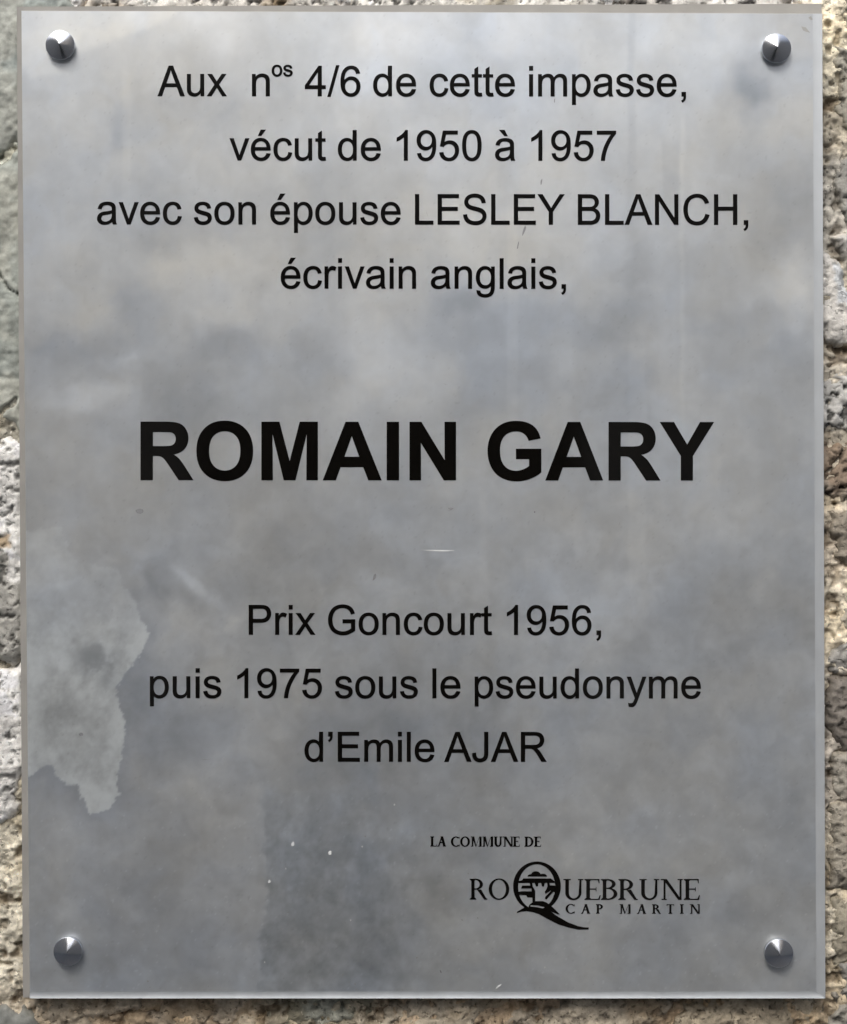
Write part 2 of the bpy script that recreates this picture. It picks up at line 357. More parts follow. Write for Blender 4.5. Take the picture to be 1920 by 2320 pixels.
# bottom row
BT = [
 ([(100, 2270), (150, 2240), (330, 2230), (300, 2285), (215, 2330), (190, 2430), (100, 2430), (92, 2310)], (.50, .43, .33)),
 ([(235, 2335), (330, 2270), (470, 2225), (640, 2236), (590, 2290), (505, 2308), (455, 2350), (440, 2430), (240, 2430)], (.49, .42, .325)),
 ([(480, 2345), (596, 2298), (612, 2360), (600, 2430), (470, 2440)], (.42, .36, .27)),
 ([(655, 2250), (760, 2232), (900, 2240), (850, 2290), (700, 2330), (690, 2430), (628, 2430), (620, 2310)], (.42, .425, .36)),
 ([(870, 2296), (980, 2235), (1180, 2228), (1150, 2270), (1085, 2320), (1060, 2430), (760, 2440), (730, 2335)], (.50, .44, .345)),
 ([(1200, 2290), (1290, 2236), (1480, 2228), (1540, 2262), (1470, 2320), (1490, 2440), (1110, 2440), (1130, 2330)], (.46, .405, .32)),
 ([(1560, 2280), (1640, 2236), (1830, 2236), (1846, 2290), (1780, 2350), (1760, 2440), (1530, 2440), (1510, 2330)], (.44, .38, .285))]
for i, (pl, c) in enumerate(BT):
    stone(pl, .0026 + .0006 * (i % 3), c, MAT_ROUGH, seed=171 + i * 3, rough=.0024, mott=.75, R=.009, edge_noise=.011, tint=tuple(k * f for k, f in zip(c, (.74, .68, .60))), pitk=.8)
# stones further out, beyond the frame
rr = random.Random(5)
def outer(cx, cz, rx, rz, k):
    pl = [(cx + rx * math.cos(a) * rr.uniform(.85, 1.1), cz + rz * math.sin(a) * rr.uniform(.85, 1.1)) for a in [j * math.pi / 4 + .3 for j in range(8)]]
    g = rr.uniform(.28, .55)
    stone(pl, rr.uniform(.006, .012), (g, g * .96, g * .87), seed=300 + 5 * k, rough=.002, R=.02, r=.004, px=False, seat=0)
k = 0
for row in range(-6, 7):
    z = row * .135; x = -1.2 + (row % 2) * .09
    while x < 1.25:
        w = rr.uniform(.13, .24)
        cx = x + w / 2
        if not (abs(cx) < .27 + w / 2 and -.39 < z < .36):
            outer(cx, z + rr.uniform(-.01, .01), w / 2 * .92, .06, k); k += 1
        x += w

# ------------------------------------------------------------------ the plaque
plaque = tag(link('memorial_plaque', None), 'satin grey rectangular plaque with black French lettering, fixed by four pointed steel studs', 'plaque')
FY = -0.0045
def quad_slab(c, y0, y1, name, mat):
    v = [P(x, y, y0) for x, y in c]; f0 = [Vector((p.x, y1, p.z)) for p in v]
    me = mesh(v + f0, [(0, 3, 2, 1), (4, 5, 6, 7), (0, 1, 5, 4), (1, 2, 6, 5), (2, 3, 7, 6), (3, 0, 4, 7)])
    return link(name, me, plaque, mat)
quad_slab([(38.5, 15), (1862, 8.5), (1867, 2259), (52.5, 2260)], -0.0018, 0.0004, 'backing_sheet', MAT_BACK)

# face with its stains; u,v in 0..1 over the face quad
TL, TR, BR, BL = (49, 24.5), (1842, 31), (1850, 2246.5), (68, 2246.5)
nx, ny = 470, 570
u, v = np.meshgrid(np.linspace(0, 1, nx), np.linspace(0, 1, ny))
PX = (TL[0] * (1 - u) + TR[0] * u) * (1 - v) + (BL[0] * (1 - u) + BR[0] * u) * v
PY = (TL[1] * (1 - u) + TR[1] * u) * (1 - v) + (BL[1] * (1 - u) + BR[1] * u) * v
K = 1920 / 1738.
BX, BY = PX / K, PY / K                      # coordinates in which the blotches were measured
WX = BX + (fbm(BX / 60, BY / 60, 2, 4) - .5) * 70; WYY = BY + (fbm(BX / 60, BY / 60, 6, 4) - .5) * 70
val = np.zeros_like(BX); tint = np.zeros_like(BX)    # tint +: warm, -: cool
BL_ = [  # x, y, rx, ry, value, tint
 (800, 700, 100, 170, .06, .5), (900, 450, 150, 90, .05, .4), (650, 475, 45, 170, -.05, -.5), (250, 275, 26, 42, -.10, -.6),
 (345, 215, 26, 22, -.04, -.3), (480, 225, 34, 24, -.06, -.3), (350, 478, 75, 24, -.07, -.3), (270, 635, 40, 75, -.08, -.6), (150, 712, 110, 30, -.07, -.6),
 (350, 775, 80, 60, -.10, -.6), (475, 708, 85, 32, -.08, -.5), (640, 740, 48, 52, -.08, -.5), (400, 540, 130, 52, .08, .9), (475, 628, 75, 30, .06, .6),
 (120, 590, 60, 60, .06, .7), (120, 660, 50, 30, .04, .5), (245, 724, 40, 20, .10, -.2), (165, 820, 52, 30, .13, -.2), (205, 790, 30, 16, .08, -.2), (410, 850, 130, 40, -.07, -.5),
 (1541, 178, 28, 46, -.17, -1.2), (1500, 230, 60, 60, -.04, -.4), (1644, 425, 62, 90, -.10, -.6), (1299, 540, 24, 75, -.08, -.3), (1244, 675, 42, 42, -.07, -.2), (1299, 785, 60, 75, -.09, -.5),
 (1139, 655, 190, 45, -.06, -.7), (936, 618, 42, 20, -.11, -.4), (965, 600, 25, 20, -.05, -.4), (1019, 740, 60, 70, -.04, -.6), (1100, 800, 120, 60, -.03, -.5), (1644, 755, 42, 55, -.07, -.3), (1514, 690, 60, 50, -.05, .1),
 (1622, 600, 62, 60, .07, .5), (1374, 750, 60, 80, .03, .6), (1150, 400, 60, 160, .03, .3), (190, 640, 60, 34, .04, .5),
 (310, 1215, 26, 40, -.12, -.5), (300, 1400, 60, 90, -.09, -.7), (330, 1540, 60, 60, -.06, -.3), (370, 1290, 70, 50, .07, .2),
 (480, 1290, 18, 16, .10, .3), (850, 1500, 260, 70, -.09, -.6), (640, 1560, 120, 50, -.05, -.4), (550, 1530, 55, 60, .06, .5),
 (150, 1620, 60, 40, -.06, -.5), (250, 1960, 120, 60, -.05, -.4), (950, 1950, 110, 70, .06, .5), (1000, 1560, 80, 150, -.04, .2),
 (1100, 1200, 90, 110, .02, -.3), (1560, 1250, 120, 120, -.03, -.1), (400, 1650, 80, 50, .05, .4), (1250, 1450, 90, 70, -.05, -.5),
 (1200, 1330, 60, 160, .04, .1), (620, 1150, 90, 60, -.03, 0), (140, 1780, 60, 90, .05, .2), (450, 1800, 80, 120, .03, .2),
 (720, 130, 60, 90, .05, .2), (860, 150, 70, 60, .01, -.5), (160, 90, 120, 50, .06, .6), (1500, 120, 100, 60, .02, 0),
 (1650, 560, 50, 100, .08, .4), (560, 1000, 120, 50, -.03, .2), (100, 1160, 50, 60, .10, -.3), (700, 1900, 130, 160, -.06, -.3)]
for (x, y, rx, ry, a, t) in BL_:
    g = np.exp(-(((WX - x) / rx) ** 2 + ((WYY - y) / ry) ** 2) * .8)
    val += a * g; tint += t * g
f1 = fbm(BX / 210, BY / 260, 40, 5, .55) - .5; f2 = fbm(BX / 240, BY / 200, 50, 4, .5) - .5
f3 = fbm(WX / 62, WYY / 55, 44, 5, .6) - .5
val += f1 * .17 + f3 * (.09 + .08 * sst(900, 1250, BY)) + (fbm(BX / 26, BY / 24, 49, 4, .6) - .5) * .07 * (.6 + .6 * sst(900, 1300, BY)); tint += f2 * 1.7 - .35 + (fbm(WX / 80, WYY / 90, 47, 4, .5) - .5) * 1.6
# vertical drip streaks
st = fbm(BX / 38, BY / 900, 60, 4, .6) - .5
val += st * .03 * (1 - .6 * sst(900, 1300, BY))
# top left corner patch, lime bloom at lower left, damp patch at the bottom
jag = (fbm(BX / 26, BY / 26, 70, 4, .6) - .5)
lime = sdf([(30, 1090), (125, 1080), (150, 1150), (245, 1168), (250, 1195), (275, 1225), (280, 1250), (305, 1295), (300, 1320), (285, 1350), (260, 1375), (245, 1400), (240, 1425),
            (257, 1480), (250, 1550), (240, 1610), (245, 1628), (230, 1655), (202, 1670), (185, 1667), (167, 1635), (158, 1612), (135, 1605), (115, 1590), (107, 1568), (90, 1572), (62, 1594), (30, 1600)], BX, BY) + (fbm(BX / 11, BY / 11, 72, 4, .65) - .5) * 15
low = sst(1220, 1330, BY)
wl = sst(-2.0, 2.6, lime) * (.35 + .65 * low)
mot = fbm(BX / 34, BY / 40, 80, 5, .62); mo2 = fbm(BX / 13, BY / 13, 82, 4, .6)
rim = np.exp(-((lime - 10) / 13) ** 2)
left_rim = 1 - sst(4, 30, BX - 66 + (mot - .5) * 40)
body = .14 + .055 * rim * low + .045 * left_rim + .035 * sst(1570, 1640, BY) + (mot - .5) * .34 + (mo2 - .5) * .13
body = body - .12 * np.exp(-(((BX - 118) / 34) ** 2 + ((BY - 1470) / 75) ** 2))
val += wl * body; tint = tint * (1 - .8 * wl) - .15 * wl; green = wl * 1.1
out = np.exp(-(np.minimum(lime, 0) / 22) ** 2) * (lime < 0) * low; val -= .05 * out; tint -= .5 * out
hole = np.exp(-(((BX - 192 + (mot - .5) * 40) / 40) ** 2 + ((BY - 1350 + (mo2 - .5) * 30) / 32) ** 2) ** 1.8)
hole = np.maximum(hole, .6 * np.exp(-(((BX - 220) / 16) ** 2 + ((BY - 1392) / 22) ** 2)))
val = val * (1 - hole) + (-.12 + .06 * (mo2 - .5)) * hole; tint -= .5 * hole
val -= .12 * np.exp(-(((BX - 237) / 4) ** 2 + ((BY - 1592) / 13) ** 2)) + .10 * np.exp(-(((BX - 184) / 7) ** 2 + ((BY - 1505) / 6) ** 2))
# narrow vertical streaks: x0, x1, y0, y1, amount, tint
for (a_, b_, c_, d_, am, tt) in ((1287, 1302, 20, 430, -.035, -.2),
                                 (1359, 1392, 300, 440, -.04, -.2), (1040, 1062, 440, 900, .03, .2), (1395, 1404, 250, 900, .03, .2), (1290, 1325, 700, 1300, .025, .1), (985, 1000, 1020, 1250, .02, .1), (250, 268, 160, 520, .025, .2)):
    xx = BX + (fbm(BX / 60, BY / 70, int(a_) % 90, 2) - .5) * 8
    g = sst(a_ - 4, a_ + 4, xx) * (1 - sst(b_ - 5, b_ + 5, xx)) * sst(c_ - 40, c_ + 10, BY) * (1 - sst(d_ - 160, d_ + 60, BY)); val += am * g; tint += tt * g
leaf = np.exp(-(((((BX - 392) * .75 + (BY - 1195) * .66)) / 50) ** 2 + ((-(BX - 392) * .66 + (BY - 1195) * .75 + jag * 14) / 11) ** 2) ** 1.4); val += .14 * leaf
val -= .07 * np.exp(-(((((BX - 380) * .75 + (BY - 1222) * .66)) / 60) ** 2 + ((-(BX - 380) * .66 + (BY - 1222) * .75) / 16) ** 2))
damp = sst(-8, 14, BX - 535 + jag * 26 + np.sin(BY / 60) * 7 - f3 * 40) * sst(1540, 1760, BY + f3 * 300) * (1 - sst(620, 1120, BX)); val -= .075 * damp * (-.9 + 3.6 * mot + 1.4 * (mo2 - .5)) ; tint -= .55 * damp; green = green + .5 * damp
val += .035 * (.4 + mo2) * np.exp(-((BX - 535 + jag * 26 + np.sin(BY / 60) * 7 - f3 * 40) / 6) ** 2) * sst(1640, 1760, BY)
corner = sdf([(20, 0), (420, 0), (300, 62), (200, 96), (170, 110), (140, 150), (62, 165), (52, 140), (20, 120)], BX, BY) + jag * 16
wc = sst(-6, 10, corner); val += .055 * wc; tint += .4 * wc
sp = fbm(BX / 5, BY / 5, 90, 2)
val -= .05 * sst(.84, .90, sp) ; val += .07 * sst(.84, .90, fbm(BX / 4, BY / 4, 95, 2)) * sst(1500, 1700, BY)
lum = .60 * np.exp(val * 2.25)
lum = lum / (1 + (lum / .93) ** 7) ** (1 / 7)
tint = np.clip(tint * 1.35, -2.2, 2.2)
colr = np.stack([lum * (1 + .028 * tint - .015), lum * (1 + .004 * tint + .018 + .012 * green), lum * (1 - .040 * tint + .022)], -1)
co = Pa(PX, PY, FY)
link('face', grid_mesh(co[::-1], None, col=np.clip(colr[::-1], .02, .95)), plaque, MAT_PLATE)
# slab sides behind the face, right and bottom lips tilted and paled to look lit
def strip(a, b, y0, y1, name, mat, seg=1, bulge=0):
    """a,b: inner and outer lines (2 px points each)"""
    rows = []
    for j in range(seg + 1):
        t = j / seg
        y = y0 + (y1 - y0) * t - bulge * math.sin(t * math.pi)
        rows.append([P(a[i][0] * (1 - t) + b[i][0] * t, a[i][1] * (1 - t) + b[i][1] * t, y) for i in (0, 1)])
    rows.append([Vector((p.x, 0.0003, p.z)) for p in rows[-1]])
    vs = [p for r_ in rows for p in r_]
    return link(name, mesh(vs, [(2 * j, 2 * j + 1, 2 * j + 3, 2 * j + 2) for j in range(len(rows) - 1)]), plaque, mat)
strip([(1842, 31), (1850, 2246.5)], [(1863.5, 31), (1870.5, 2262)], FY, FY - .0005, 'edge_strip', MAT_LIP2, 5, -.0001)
strip([(1850, 2246.5), (68, 2246.5)], [(1870.5, 2262), (68, 2262)], FY - .00001, FY - .0009, 'edge_strip', MAT_LIP, 5, -.0003)
strip([(68, 2246.5), (49, 24.5)], [(67.2, 2262), (48.6, 24)], FY, FY + .0002, 'side_wall', MAT_BACK)
strip([(49, 24.5), (1863.5, 31)], [(49, 24), (1863.5, 30.4)], FY, FY + .0002, 'side_wall', MAT_BACK)

# ------------------------------------------------------------------ lettering
ADV = {}; GL = {}
def G(ch, adv, *contours, bold=False):
    GL[(ch, bold)] = contours; ADV[(ch, bold)] = adv
def bz(s):
    """small path language: M/L/H/V/Q, absolute"""
    tok = s.replace(',', ' ').split(); out = []; i = 0; x = y = 0; cmd = 'M'
    while i < len(tok):
        if tok[i] in 'MLHVQ': cmd = tok[i]; i += 1
        if cmd in 'ML': x, y = float(tok[i]), float(tok[i + 1]); i += 2; out.append((x, y)); cmd = 'L'
        elif cmd == 'H': x = float(tok[i]); i += 1; out.append((x, y))
        elif cmd == 'V': y = float(tok[i]); i += 1; out.append((x, y))
        elif cmd == 'Q':
            cx, cy, ex, ey = map(float, tok[i:i + 4]); i += 4
            for k in range(1, 7):
                t = k / 6; out.append(((1 - t) ** 2 * x + 2 * t * (1 - t) * cx + t * t * ex, (1 - t) ** 2 * y + 2 * t * (1 - t) * cy + t * t * ey))
            x, y = ex, ey
    if len(out) > 1 and abs(out[0][0] - out[-1][0]) + abs(out[0][1] - out[-1][1]) < 1: out.pop()
    return out
G('A', 1366, 'M -3 0 L 560 1466 769 1466 1369 0 1148 0 977 444 364 444 203 0', 'M 420 602 L 917 602 764 1008 Q 694 1193 660 1312 Q 632 1171 581 1032')
G('B', 1366, 'M 150 0 V 1466 H 700 Q 868 1466 969.5 1421.5 Q 1071 1377 1128.5 1284.5 Q 1186 1192 1186 1091 Q 1186 997 1135 914 Q 1084 831 981 780 Q 1114 741 1185.5 647 Q 1257 553 1257 425 Q 1257 322 1213.5 233.5 Q 1170 145 1106 97 Q 1042 49 945.5 24.5 Q 849 0 709 0',
  'M 344 850 H 661 Q 790 850 846 867 Q 920 889 957.5 940 Q 995 991 995 1068 Q 995 1141 960 1196.5 Q 925 1252 860 1272.5 Q 795 1293 637 1293 H 344', 'M 344 173 H 709 Q 803 173 841 180 Q 908 192 953 220 Q 998 248 1027 301.5 Q 1056 355 1056 425 Q 1056 507 1014 567.5 Q 972 628 897.5 652.5 Q 823 677 683 677 H 344')
G('C', 1479, 'M 1204 514 L 1398 465 Q 1337 226 1178.5 100.5 Q 1020 -25 791 -25 Q 554 -25 405.5 71.5 Q 257 168 179.5 351 Q 102 534 102 744 Q 102 973 189.5 1143.5 Q 277 1314 438.5 1402.5 Q 600 1491 794 1491 Q 1014 1491 1164 1379 Q 1314 1267 1373 1064 L 1182 1019 Q 1131 1179 1034 1252 Q 937 1325 790 1325 Q 621 1325 507.5 1244 Q 394 1163 348 1026.5 Q 302 890 302 745 Q 302 558 356.5 418.5 Q 411 279 526 210 Q 641 141 775 141 Q 938 141 1051 235 Q 1164 329 1204 514')
G('E', 1366, 'M 162 0 V 1466 H 1222 V 1293 H 356 V 844 H 1167 V 672 H 356 V 173 H 1256 V 0')
G('G', 1593, 'M 844 575 V 747 L 1465 748 V 204 Q 1322 90 1170 32.5 Q 1018 -25 858 -25 Q 642 -25 465.5 67.5 Q 289 160 199 335 Q 109 510 109 726 Q 109 940 198.5 1125.5 Q 288 1311 456 1401 Q 624 1491 843 1491 Q 1002 1491 1130.5 1439.5 Q 1259 1388 1332 1296 Q 1405 1204 1443 1056 L 1268 1008 Q 1235 1120 1186 1184 Q 1137 1248 1046 1286.5 Q 955 1325 844 1325 Q 711 1325 614 1284.5 Q 517 1244 457.5 1178 Q 398 1112 365 1033 Q 309 897 309 738 Q 309 542 376.5 410 Q 444 278 573 214 Q 702 150 847 150 Q 973 150 1093 198.5 Q 1213 247 1275 302 V 575')
G('H', 1479, 'M 164 0 V 1466 H 358 V 864 H 1120 V 1466 H 1314 V 0 H 1120 V 691 H 358 V 0')
G('J', 1024, 'M 59 416 L 234 440 Q 241 272 297 210 Q 353 148 452 148 Q 525 148 578 181.5 Q 631 215 651 272.5 Q 671 330 671 456 V 1466 H 865 V 467 Q 865 283 820.5 182 Q 776 81 679.5 28 Q 583 -25 453 -25 Q 260 -25 157.5 86 Q 55 197 59 416')
G('L', 1139, 'M 150 0 V 1466 H 344 V 173 H 1066 V 0')
G('N', 1479, 'M 156 0 V 1466 H 355 L 1125 315 V 1466 H 1311 V 0 H 1112 L 342 1152 V 0')
G('P', 1366, 'M 158 0 V 1466 H 711 Q 857 1466 934 1452 Q 1042 1434 1115 1383.5 Q 1188 1333 1232.5 1242 Q 1277 1151 1277 1042 Q 1277 855 1158 725.5 Q 1039 596 728 596 H 352 V 0', 'M 352 769 H 731 Q 919 769 998 839 Q 1077 909 1077 1036 Q 1077 1128 1030.5 1193.5 Q 984 1259 908 1280 Q 859 1293 727 1293 H 352')
G('R', 1479, 'M 161 0 V 1466 H 811 Q 1007 1466 1109 1426.5 Q 1211 1387 1272 1287 Q 1333 1187 1333 1066 Q 1333 910 1232 803 Q 1131 696 920 667 Q 997 630 1037 594 Q 1122 516 1198 399 L 1453 0 H 1209 L 1015 305 Q 930 437 875 507 Q 820 577 776.5 605 Q 733 633 688 644 Q 655 651 580 651 H 355 V 0', 'M 355 819 H 772 Q 905 819 980 846.5 Q 1055 874 1094 934.5 Q 1133 995 1133 1066 Q 1133 1170 1057.5 1237 Q 982 1304 819 1304 H 355')
G('S', 1366, 'M 92 471 L 275 487 Q 288 377 335.5 306.5 Q 383 236 483 192.5 Q 583 149 708 149 Q 819 149 904 182 Q 989 215 1030.5 272.5 Q 1072 330 1072 398 Q 1072 467 1032 518.5 Q 992 570 900 605 Q 841 628 639 676.5 Q 437 725 356 768 Q 251 823 199.5 904.5 Q 148 986 148 1087 Q 148 1198 211 1294.5 Q 274 1391 395 1441 Q 516 1491 664 1491 Q 827 1491 951.5 1438.5 Q 1076 1386 1143 1284 Q 1210 1182 1215 1053 L 1029 1039 Q 1014 1178 927.5 1249 Q 841 1320 672 1320 Q 496 1320 415.5 1255.5 Q 335 1191 335 1100 Q 335 1021 392 970 Q 448 919 684.5 865.5 Q 921 812 1009 772 Q 1137 713 1198 622.5 Q 1259 532 1259 414 Q 1259 297 1192 193.5 Q 1125 90 999.5 32.5 Q 874 -25 717 -25 Q 518 -25 383.5 33 Q 249 91 172.5 207.5 Q 96 324 92 471')
G('Y', 1366, 'M 571 0 V 621 L 6 1466 H 242 L 531 1024 Q 611 900 680 776 Q 746 891 840 1035 L 1124 1466 H 1350 L 765 621 V 0')
A_ = ('M 828 131 Q 728 46 635.5 11 Q 543 -24 437 -24 Q 262 -24 168 61.5 Q 74 147 74 280 Q 74 358 109.5 422.5 Q 145 487 202.5 526 Q 260 565 332 585 Q 385 599 492 612 Q 710 638 813 674 Q 814 711 814 721 Q 814 831 763 876 Q 694 937 558 937 Q 431 937 370.5 892.5 Q 310 848 281 735 L 105 759 Q 129 872 184 941.5 Q 239 1011 343 1048.5 Q 447 1086 584 1086 Q 720 1086 805 1054 Q 890 1022 930 973.5 Q 970 925 986 851 Q 995 805 995 685 V 445 Q 995 194 1006.5 127.5 Q 1018 61 1052 0 H 864 Q 836 56 828 131',
      'M 813 533 Q 715 493 519 465 Q 408 449 362 429 Q 316 409 291 370.5 Q 266 332 266 285 Q 266 213 320.5 165 Q 375 117 480 117 Q 584 117 665 162.5 Q 746 208 784 287 Q 813 348 813 467')
G('a', 1139, *A_)
G('à', 1139, *A_, 'M 677 1202 H 529 L 283 1484 H 530')
G('c', 1024, 'M 828 389 L 1005 366 Q 976 183 856.5 79.5 Q 737 -24 563 -24 Q 345 -24 212.5 118.5 Q 80 261 80 527 Q 80 699 137 828 Q 194 957 310.5 1021.5 Q 427 1086 564 1086 Q 737 1086 847 998.5 Q 957 911 988 750 L 813 723 Q 788 830 724.5 884 Q 661 938 571 938 Q 435 938 350 840.5 Q 265 743 265 532 Q 265 318 347 221 Q 429 124 561 124 Q 667 124 738 189 Q 809 254 828 389')
G('d', 1139, 'M 824 0 V 134 Q 723 -24 527 -24 Q 400 -24 293.5 46 Q 187 116 128.5 241.5 Q 70 367 70 530 Q 70 689 123 818.5 Q 176 948 282 1017 Q 388 1086 519 1086 Q 615 1086 690 1045.5 Q 765 1005 812 940 V 1466 H 991 V 0', 'M 255 530 Q 255 326 341 225 Q 427 124 544 124 Q 662 124 744.5 220.5 Q 827 317 827 515 Q 827 733 743 835 Q 659 937 536 937 Q 416 937 335.5 839 Q 255 741 255 530')
E_ = ('M 862 342 L 1048 319 Q 1004 156 885 66 Q 766 -24 581 -24 Q 348 -24 211.5 119.5 Q 75 263 75 522 Q 75 790 213 938 Q 351 1086 571 1086 Q 784 1086 919 941 Q 1054 796 1054 533 Q 1054 517 1053 485 H 261 Q 271 310 360 217 Q 449 124 582 124 Q 681 124 751 176 Q 821 228 862 342', 'M 271 633 H 864 Q 852 767 796 834 Q 710 938 573 938 Q 449 938 364.5 855 Q 280 772 271 633')
G('e', 1139, *E_)
G('é', 1139, *E_, 'M 440 1202 L 573 1484 H 809 L 589 1202')
G('g', 1139, 'M 102 -88 L 277 -114 Q 288 -195 338 -232 Q 405 -282 521 -282 Q 646 -282 714 -232 Q 782 -182 806 -92 Q 820 -37 819 139 Q 701 0 525 0 Q 306 0 186 158 Q 66 316 66 537 Q 66 689 121 817.5 Q 176 946 280.5 1016 Q 385 1086 526 1086 Q 714 1086 836 934 V 1062 H 1002 V 144 Q 1002 -104 951.5 -207.5 Q 901 -311 791.5 -371 Q 682 -431 522 -431 Q 332 -431 215 -345.5 Q 98 -260 102 -88', 'M 251 550 Q 251 341 334 245 Q 417 149 542 149 Q 666 149 750 244.5 Q 834 340 834 544 Q 834 739 747.5 838 Q 661 937 539 937 Q 419 937 335 839.5 Q 251 742 251 550')
G('i', 455, 'M 136 1259 V 1466 H 316 V 1259', 'M 136 0 V 1062 H 316 V 0')
G('l', 455, 'M 131 0 V 1466 H 311 V 0')
G('m', 1706, 'M 135 0 V 1062 H 296 V 913 Q 346 991 429 1038.5 Q 512 1086 618 1086 Q 736 1086 811.5 1037 Q 887 988 918 900 Q 1044 1086 1246 1086 Q 1404 1086 1489 998.5 Q 1574 911 1574 729 V 0 H 1395 V 669 Q 1395 777 1377.5 824.5 Q 1360 872 1314 901 Q 1268 930 1206 930 Q 1094 930 1020 855.5 Q 946 781 946 617 V 0 H 766 V 690 Q 766 810 722 870 Q 678 930 578 930 Q 502 930 437.5 890 Q 373 850 344 773 Q 315 696 315 551 V 0')
G('n', 1139, 'M 135 0 V 1062 H 297 V 911 Q 414 1086 635 1086 Q 731 1086 811.5 1051.5 Q 892 1017 932 961 Q 972 905 988 828 Q 998 778 998 653 V 0 H 818 V 646 Q 818 756 797 810.5 Q 776 865 722.5 897.5 Q 669 930 597 930 Q 482 930 398.5 857 Q 315 784 315 580 V 0')
G('o', 1139, 'M 68 531 Q 68 826 232 968 Q 369 1086 566 1086 Q 785 1086 924 942.5 Q 1063 799 1063 546 Q 1063 341 1001.5 223.5 Q 940 106 822.5 41 Q 705 -24 566 -24 Q 343 -24 205.5 119 Q 68 262 68 531', 'M 253 531 Q 253 327 342 225.5 Q 431 124 566 124 Q 700 124 789 226 Q 878 328 878 537 Q 878 734 788.5 835.5 Q 699 937 566 937 Q 431 937 342 836 Q 253 735 253 531')
G('p', 1139, 'M 135 -407 V 1062 H 299 V 924 Q 357 1005 430 1045.5 Q 503 1086 607 1086 Q 743 1086 847 1016 Q 951 946 1004 818.5 Q 1057 691 1057 539 Q 1057 376 998.5 245.5 Q 940 115 828.5 45.5 Q 717 -24 594 -24 Q 504 -24 432.5 14 Q 361 52 315 110 V -407', 'M 298 525 Q 298 320 381 222 Q 464 124 582 124 Q 702 124 787.5 225.5 Q 873 327 873 540 Q 873 743 789.5 844 Q 706 945 590 945 Q 475 945 386.5 837.5 Q 298 730 298 525')
G('r', 682, 'M 133 0 V 1062 H 295 V 901 Q 357 1014 409.5 1050 Q 462 1086 525 1086 Q 616 1086 710 1028 L 648 861 Q 582 900 516 900 Q 457 900 410 864.5 Q 363 829 343 766 Q 313 670 313 556 V 0')
G('s', 1024, 'M 63 317 L 241 345 Q 256 238 324.5 181 Q 393 124 516 124 Q 640 124 700 174.5 Q 760 225 760 293 Q 760 354 707 389 Q 670 413 523 450 Q 325 500 248.5 536.5 Q 172 573 132.5 637.5 Q 93 702 93 780 Q 93 851 125.5 911.5 Q 158 972 214 1012 Q 256 1043 328.5 1064.5 Q 401 1086 484 1086 Q 609 1086 703.5 1050 Q 798 1014 843 952.5 Q 888 891 905 788 L 729 764 Q 717 846 659.5 892 Q 602 938 497 938 Q 373 938 320 897 Q 267 856 267 801 Q 267 766 289 738 Q 311 709 358 690 Q 385 680 517 644 Q 708 593 783.5 560.5 Q 859 528 902 466 Q 945 404 945 312 Q 945 222 892.5 142.5 Q 840 63 741 19.5 Q 642 -24 517 -24 Q 310 -24 201.5 62 Q 93 148 63 317')
G('t', 569, 'M 528 161 L 554 2 Q 478 -14 418 -14 Q 320 -14 266 17 Q 212 48 190 98.5 Q 168 149 168 311 V 922 H 36 V 1062 H 168 V 1325 L 347 1433 V 1062 H 528 V 922 H 347 V 301 Q 347 224 356.5 202 Q 366 180 387.5 167 Q 409 154 449 154 Q 479 154 528 161')
G('u', 1139, 'M 831 0 V 156 Q 707 -24 494 -24 Q 400 -24 318.5 12 Q 237 48 197.5 102.5 Q 158 157 142 236 Q 131 289 131 404 V 1062 H 311 V 473 Q 311 332 322 283 Q 339 212 394 171.5 Q 449 131 530 131 Q 611 131 682 172.5 Q 753 214 782.5 285.5 Q 812 357 812 493 V 1062 H 992 V 0')
G('v', 1024, 'M 430 0 L 26 1062 H 216 L 444 426 Q 481 323 512 212 Q 536 296 579 414 L 815 1062 H 1000 L 598 0')
G('x', 1024, 'M 15 0 L 403 552 44 1062 H 269 L 432 813 Q 478 742 506 694 Q 550 760 587 811 L 766 1062 H 981 L 614 562 1009 0 H 788 L 570 330 512 419 233 0')
G('y', 1024, 'M 127 -409 L 107 -240 Q 166 -256 210 -256 Q 270 -256 306 -236 Q 342 -216 365 -180 Q 382 -153 420 -46 Q 425 -31 436 -2 L 33 1062 H 227 L 448 447 Q 491 330 525 201 Q 556 325 599 443 L 826 1062 H 1006 L 602 -18 Q 537 -193 501 -259 Q 453 -348 391 -389.5 Q 329 -431 243 -431 Q 191 -431 127 -409')
G(',', 569, 'M 182 0 V 205 H 387 V 0 Q 387 -113 347 -182.5 Q 307 -252 220 -290 L 170 -213 Q 227 -188 254 -139.5 Q 281 -91 284 0')
G('’', 455, 'M 134 1254 V 1466 H 338 V 1299 Q 338 1164 306 1103 Q 262 1020 168 978 L 122 1052 Q 177 1075 205 1124 Q 232 1172 235 1254')
G('/', 569, 'M 0 -25 L 425 1491 H 569 L 145 -25')
G('0', 1139, 'M 85 723 Q 85 983 138.5 1141.5 Q 192 1300 297.5 1386 Q 403 1472 563 1472 Q 681 1472 770 1424.5 Q 859 1377 917 1287.5 Q 975 1198 1008 1069.5 Q 1041 941 1041 723 Q 1041 465 988 306.5 Q 935 148 829.5 61.5 Q 724 -25 563 -25 Q 351 -25 230 127 Q 85 310 85 723', 'M 270 723 Q 270 362 354.5 242.5 Q 439 123 563 123 Q 687 123 771.5 243 Q 856 363 856 723 Q 856 1085 771.5 1204 Q 687 1323 561 1323 Q 437 1323 363 1218 Q 270 1084 270 723')
G('1', 1139, 'M 763 0 H 583 V 1147 Q 518 1085 412.5 1023 Q 307 961 223 930 V 1104 Q 374 1175 487 1276 Q 600 1377 647 1472 H 763')
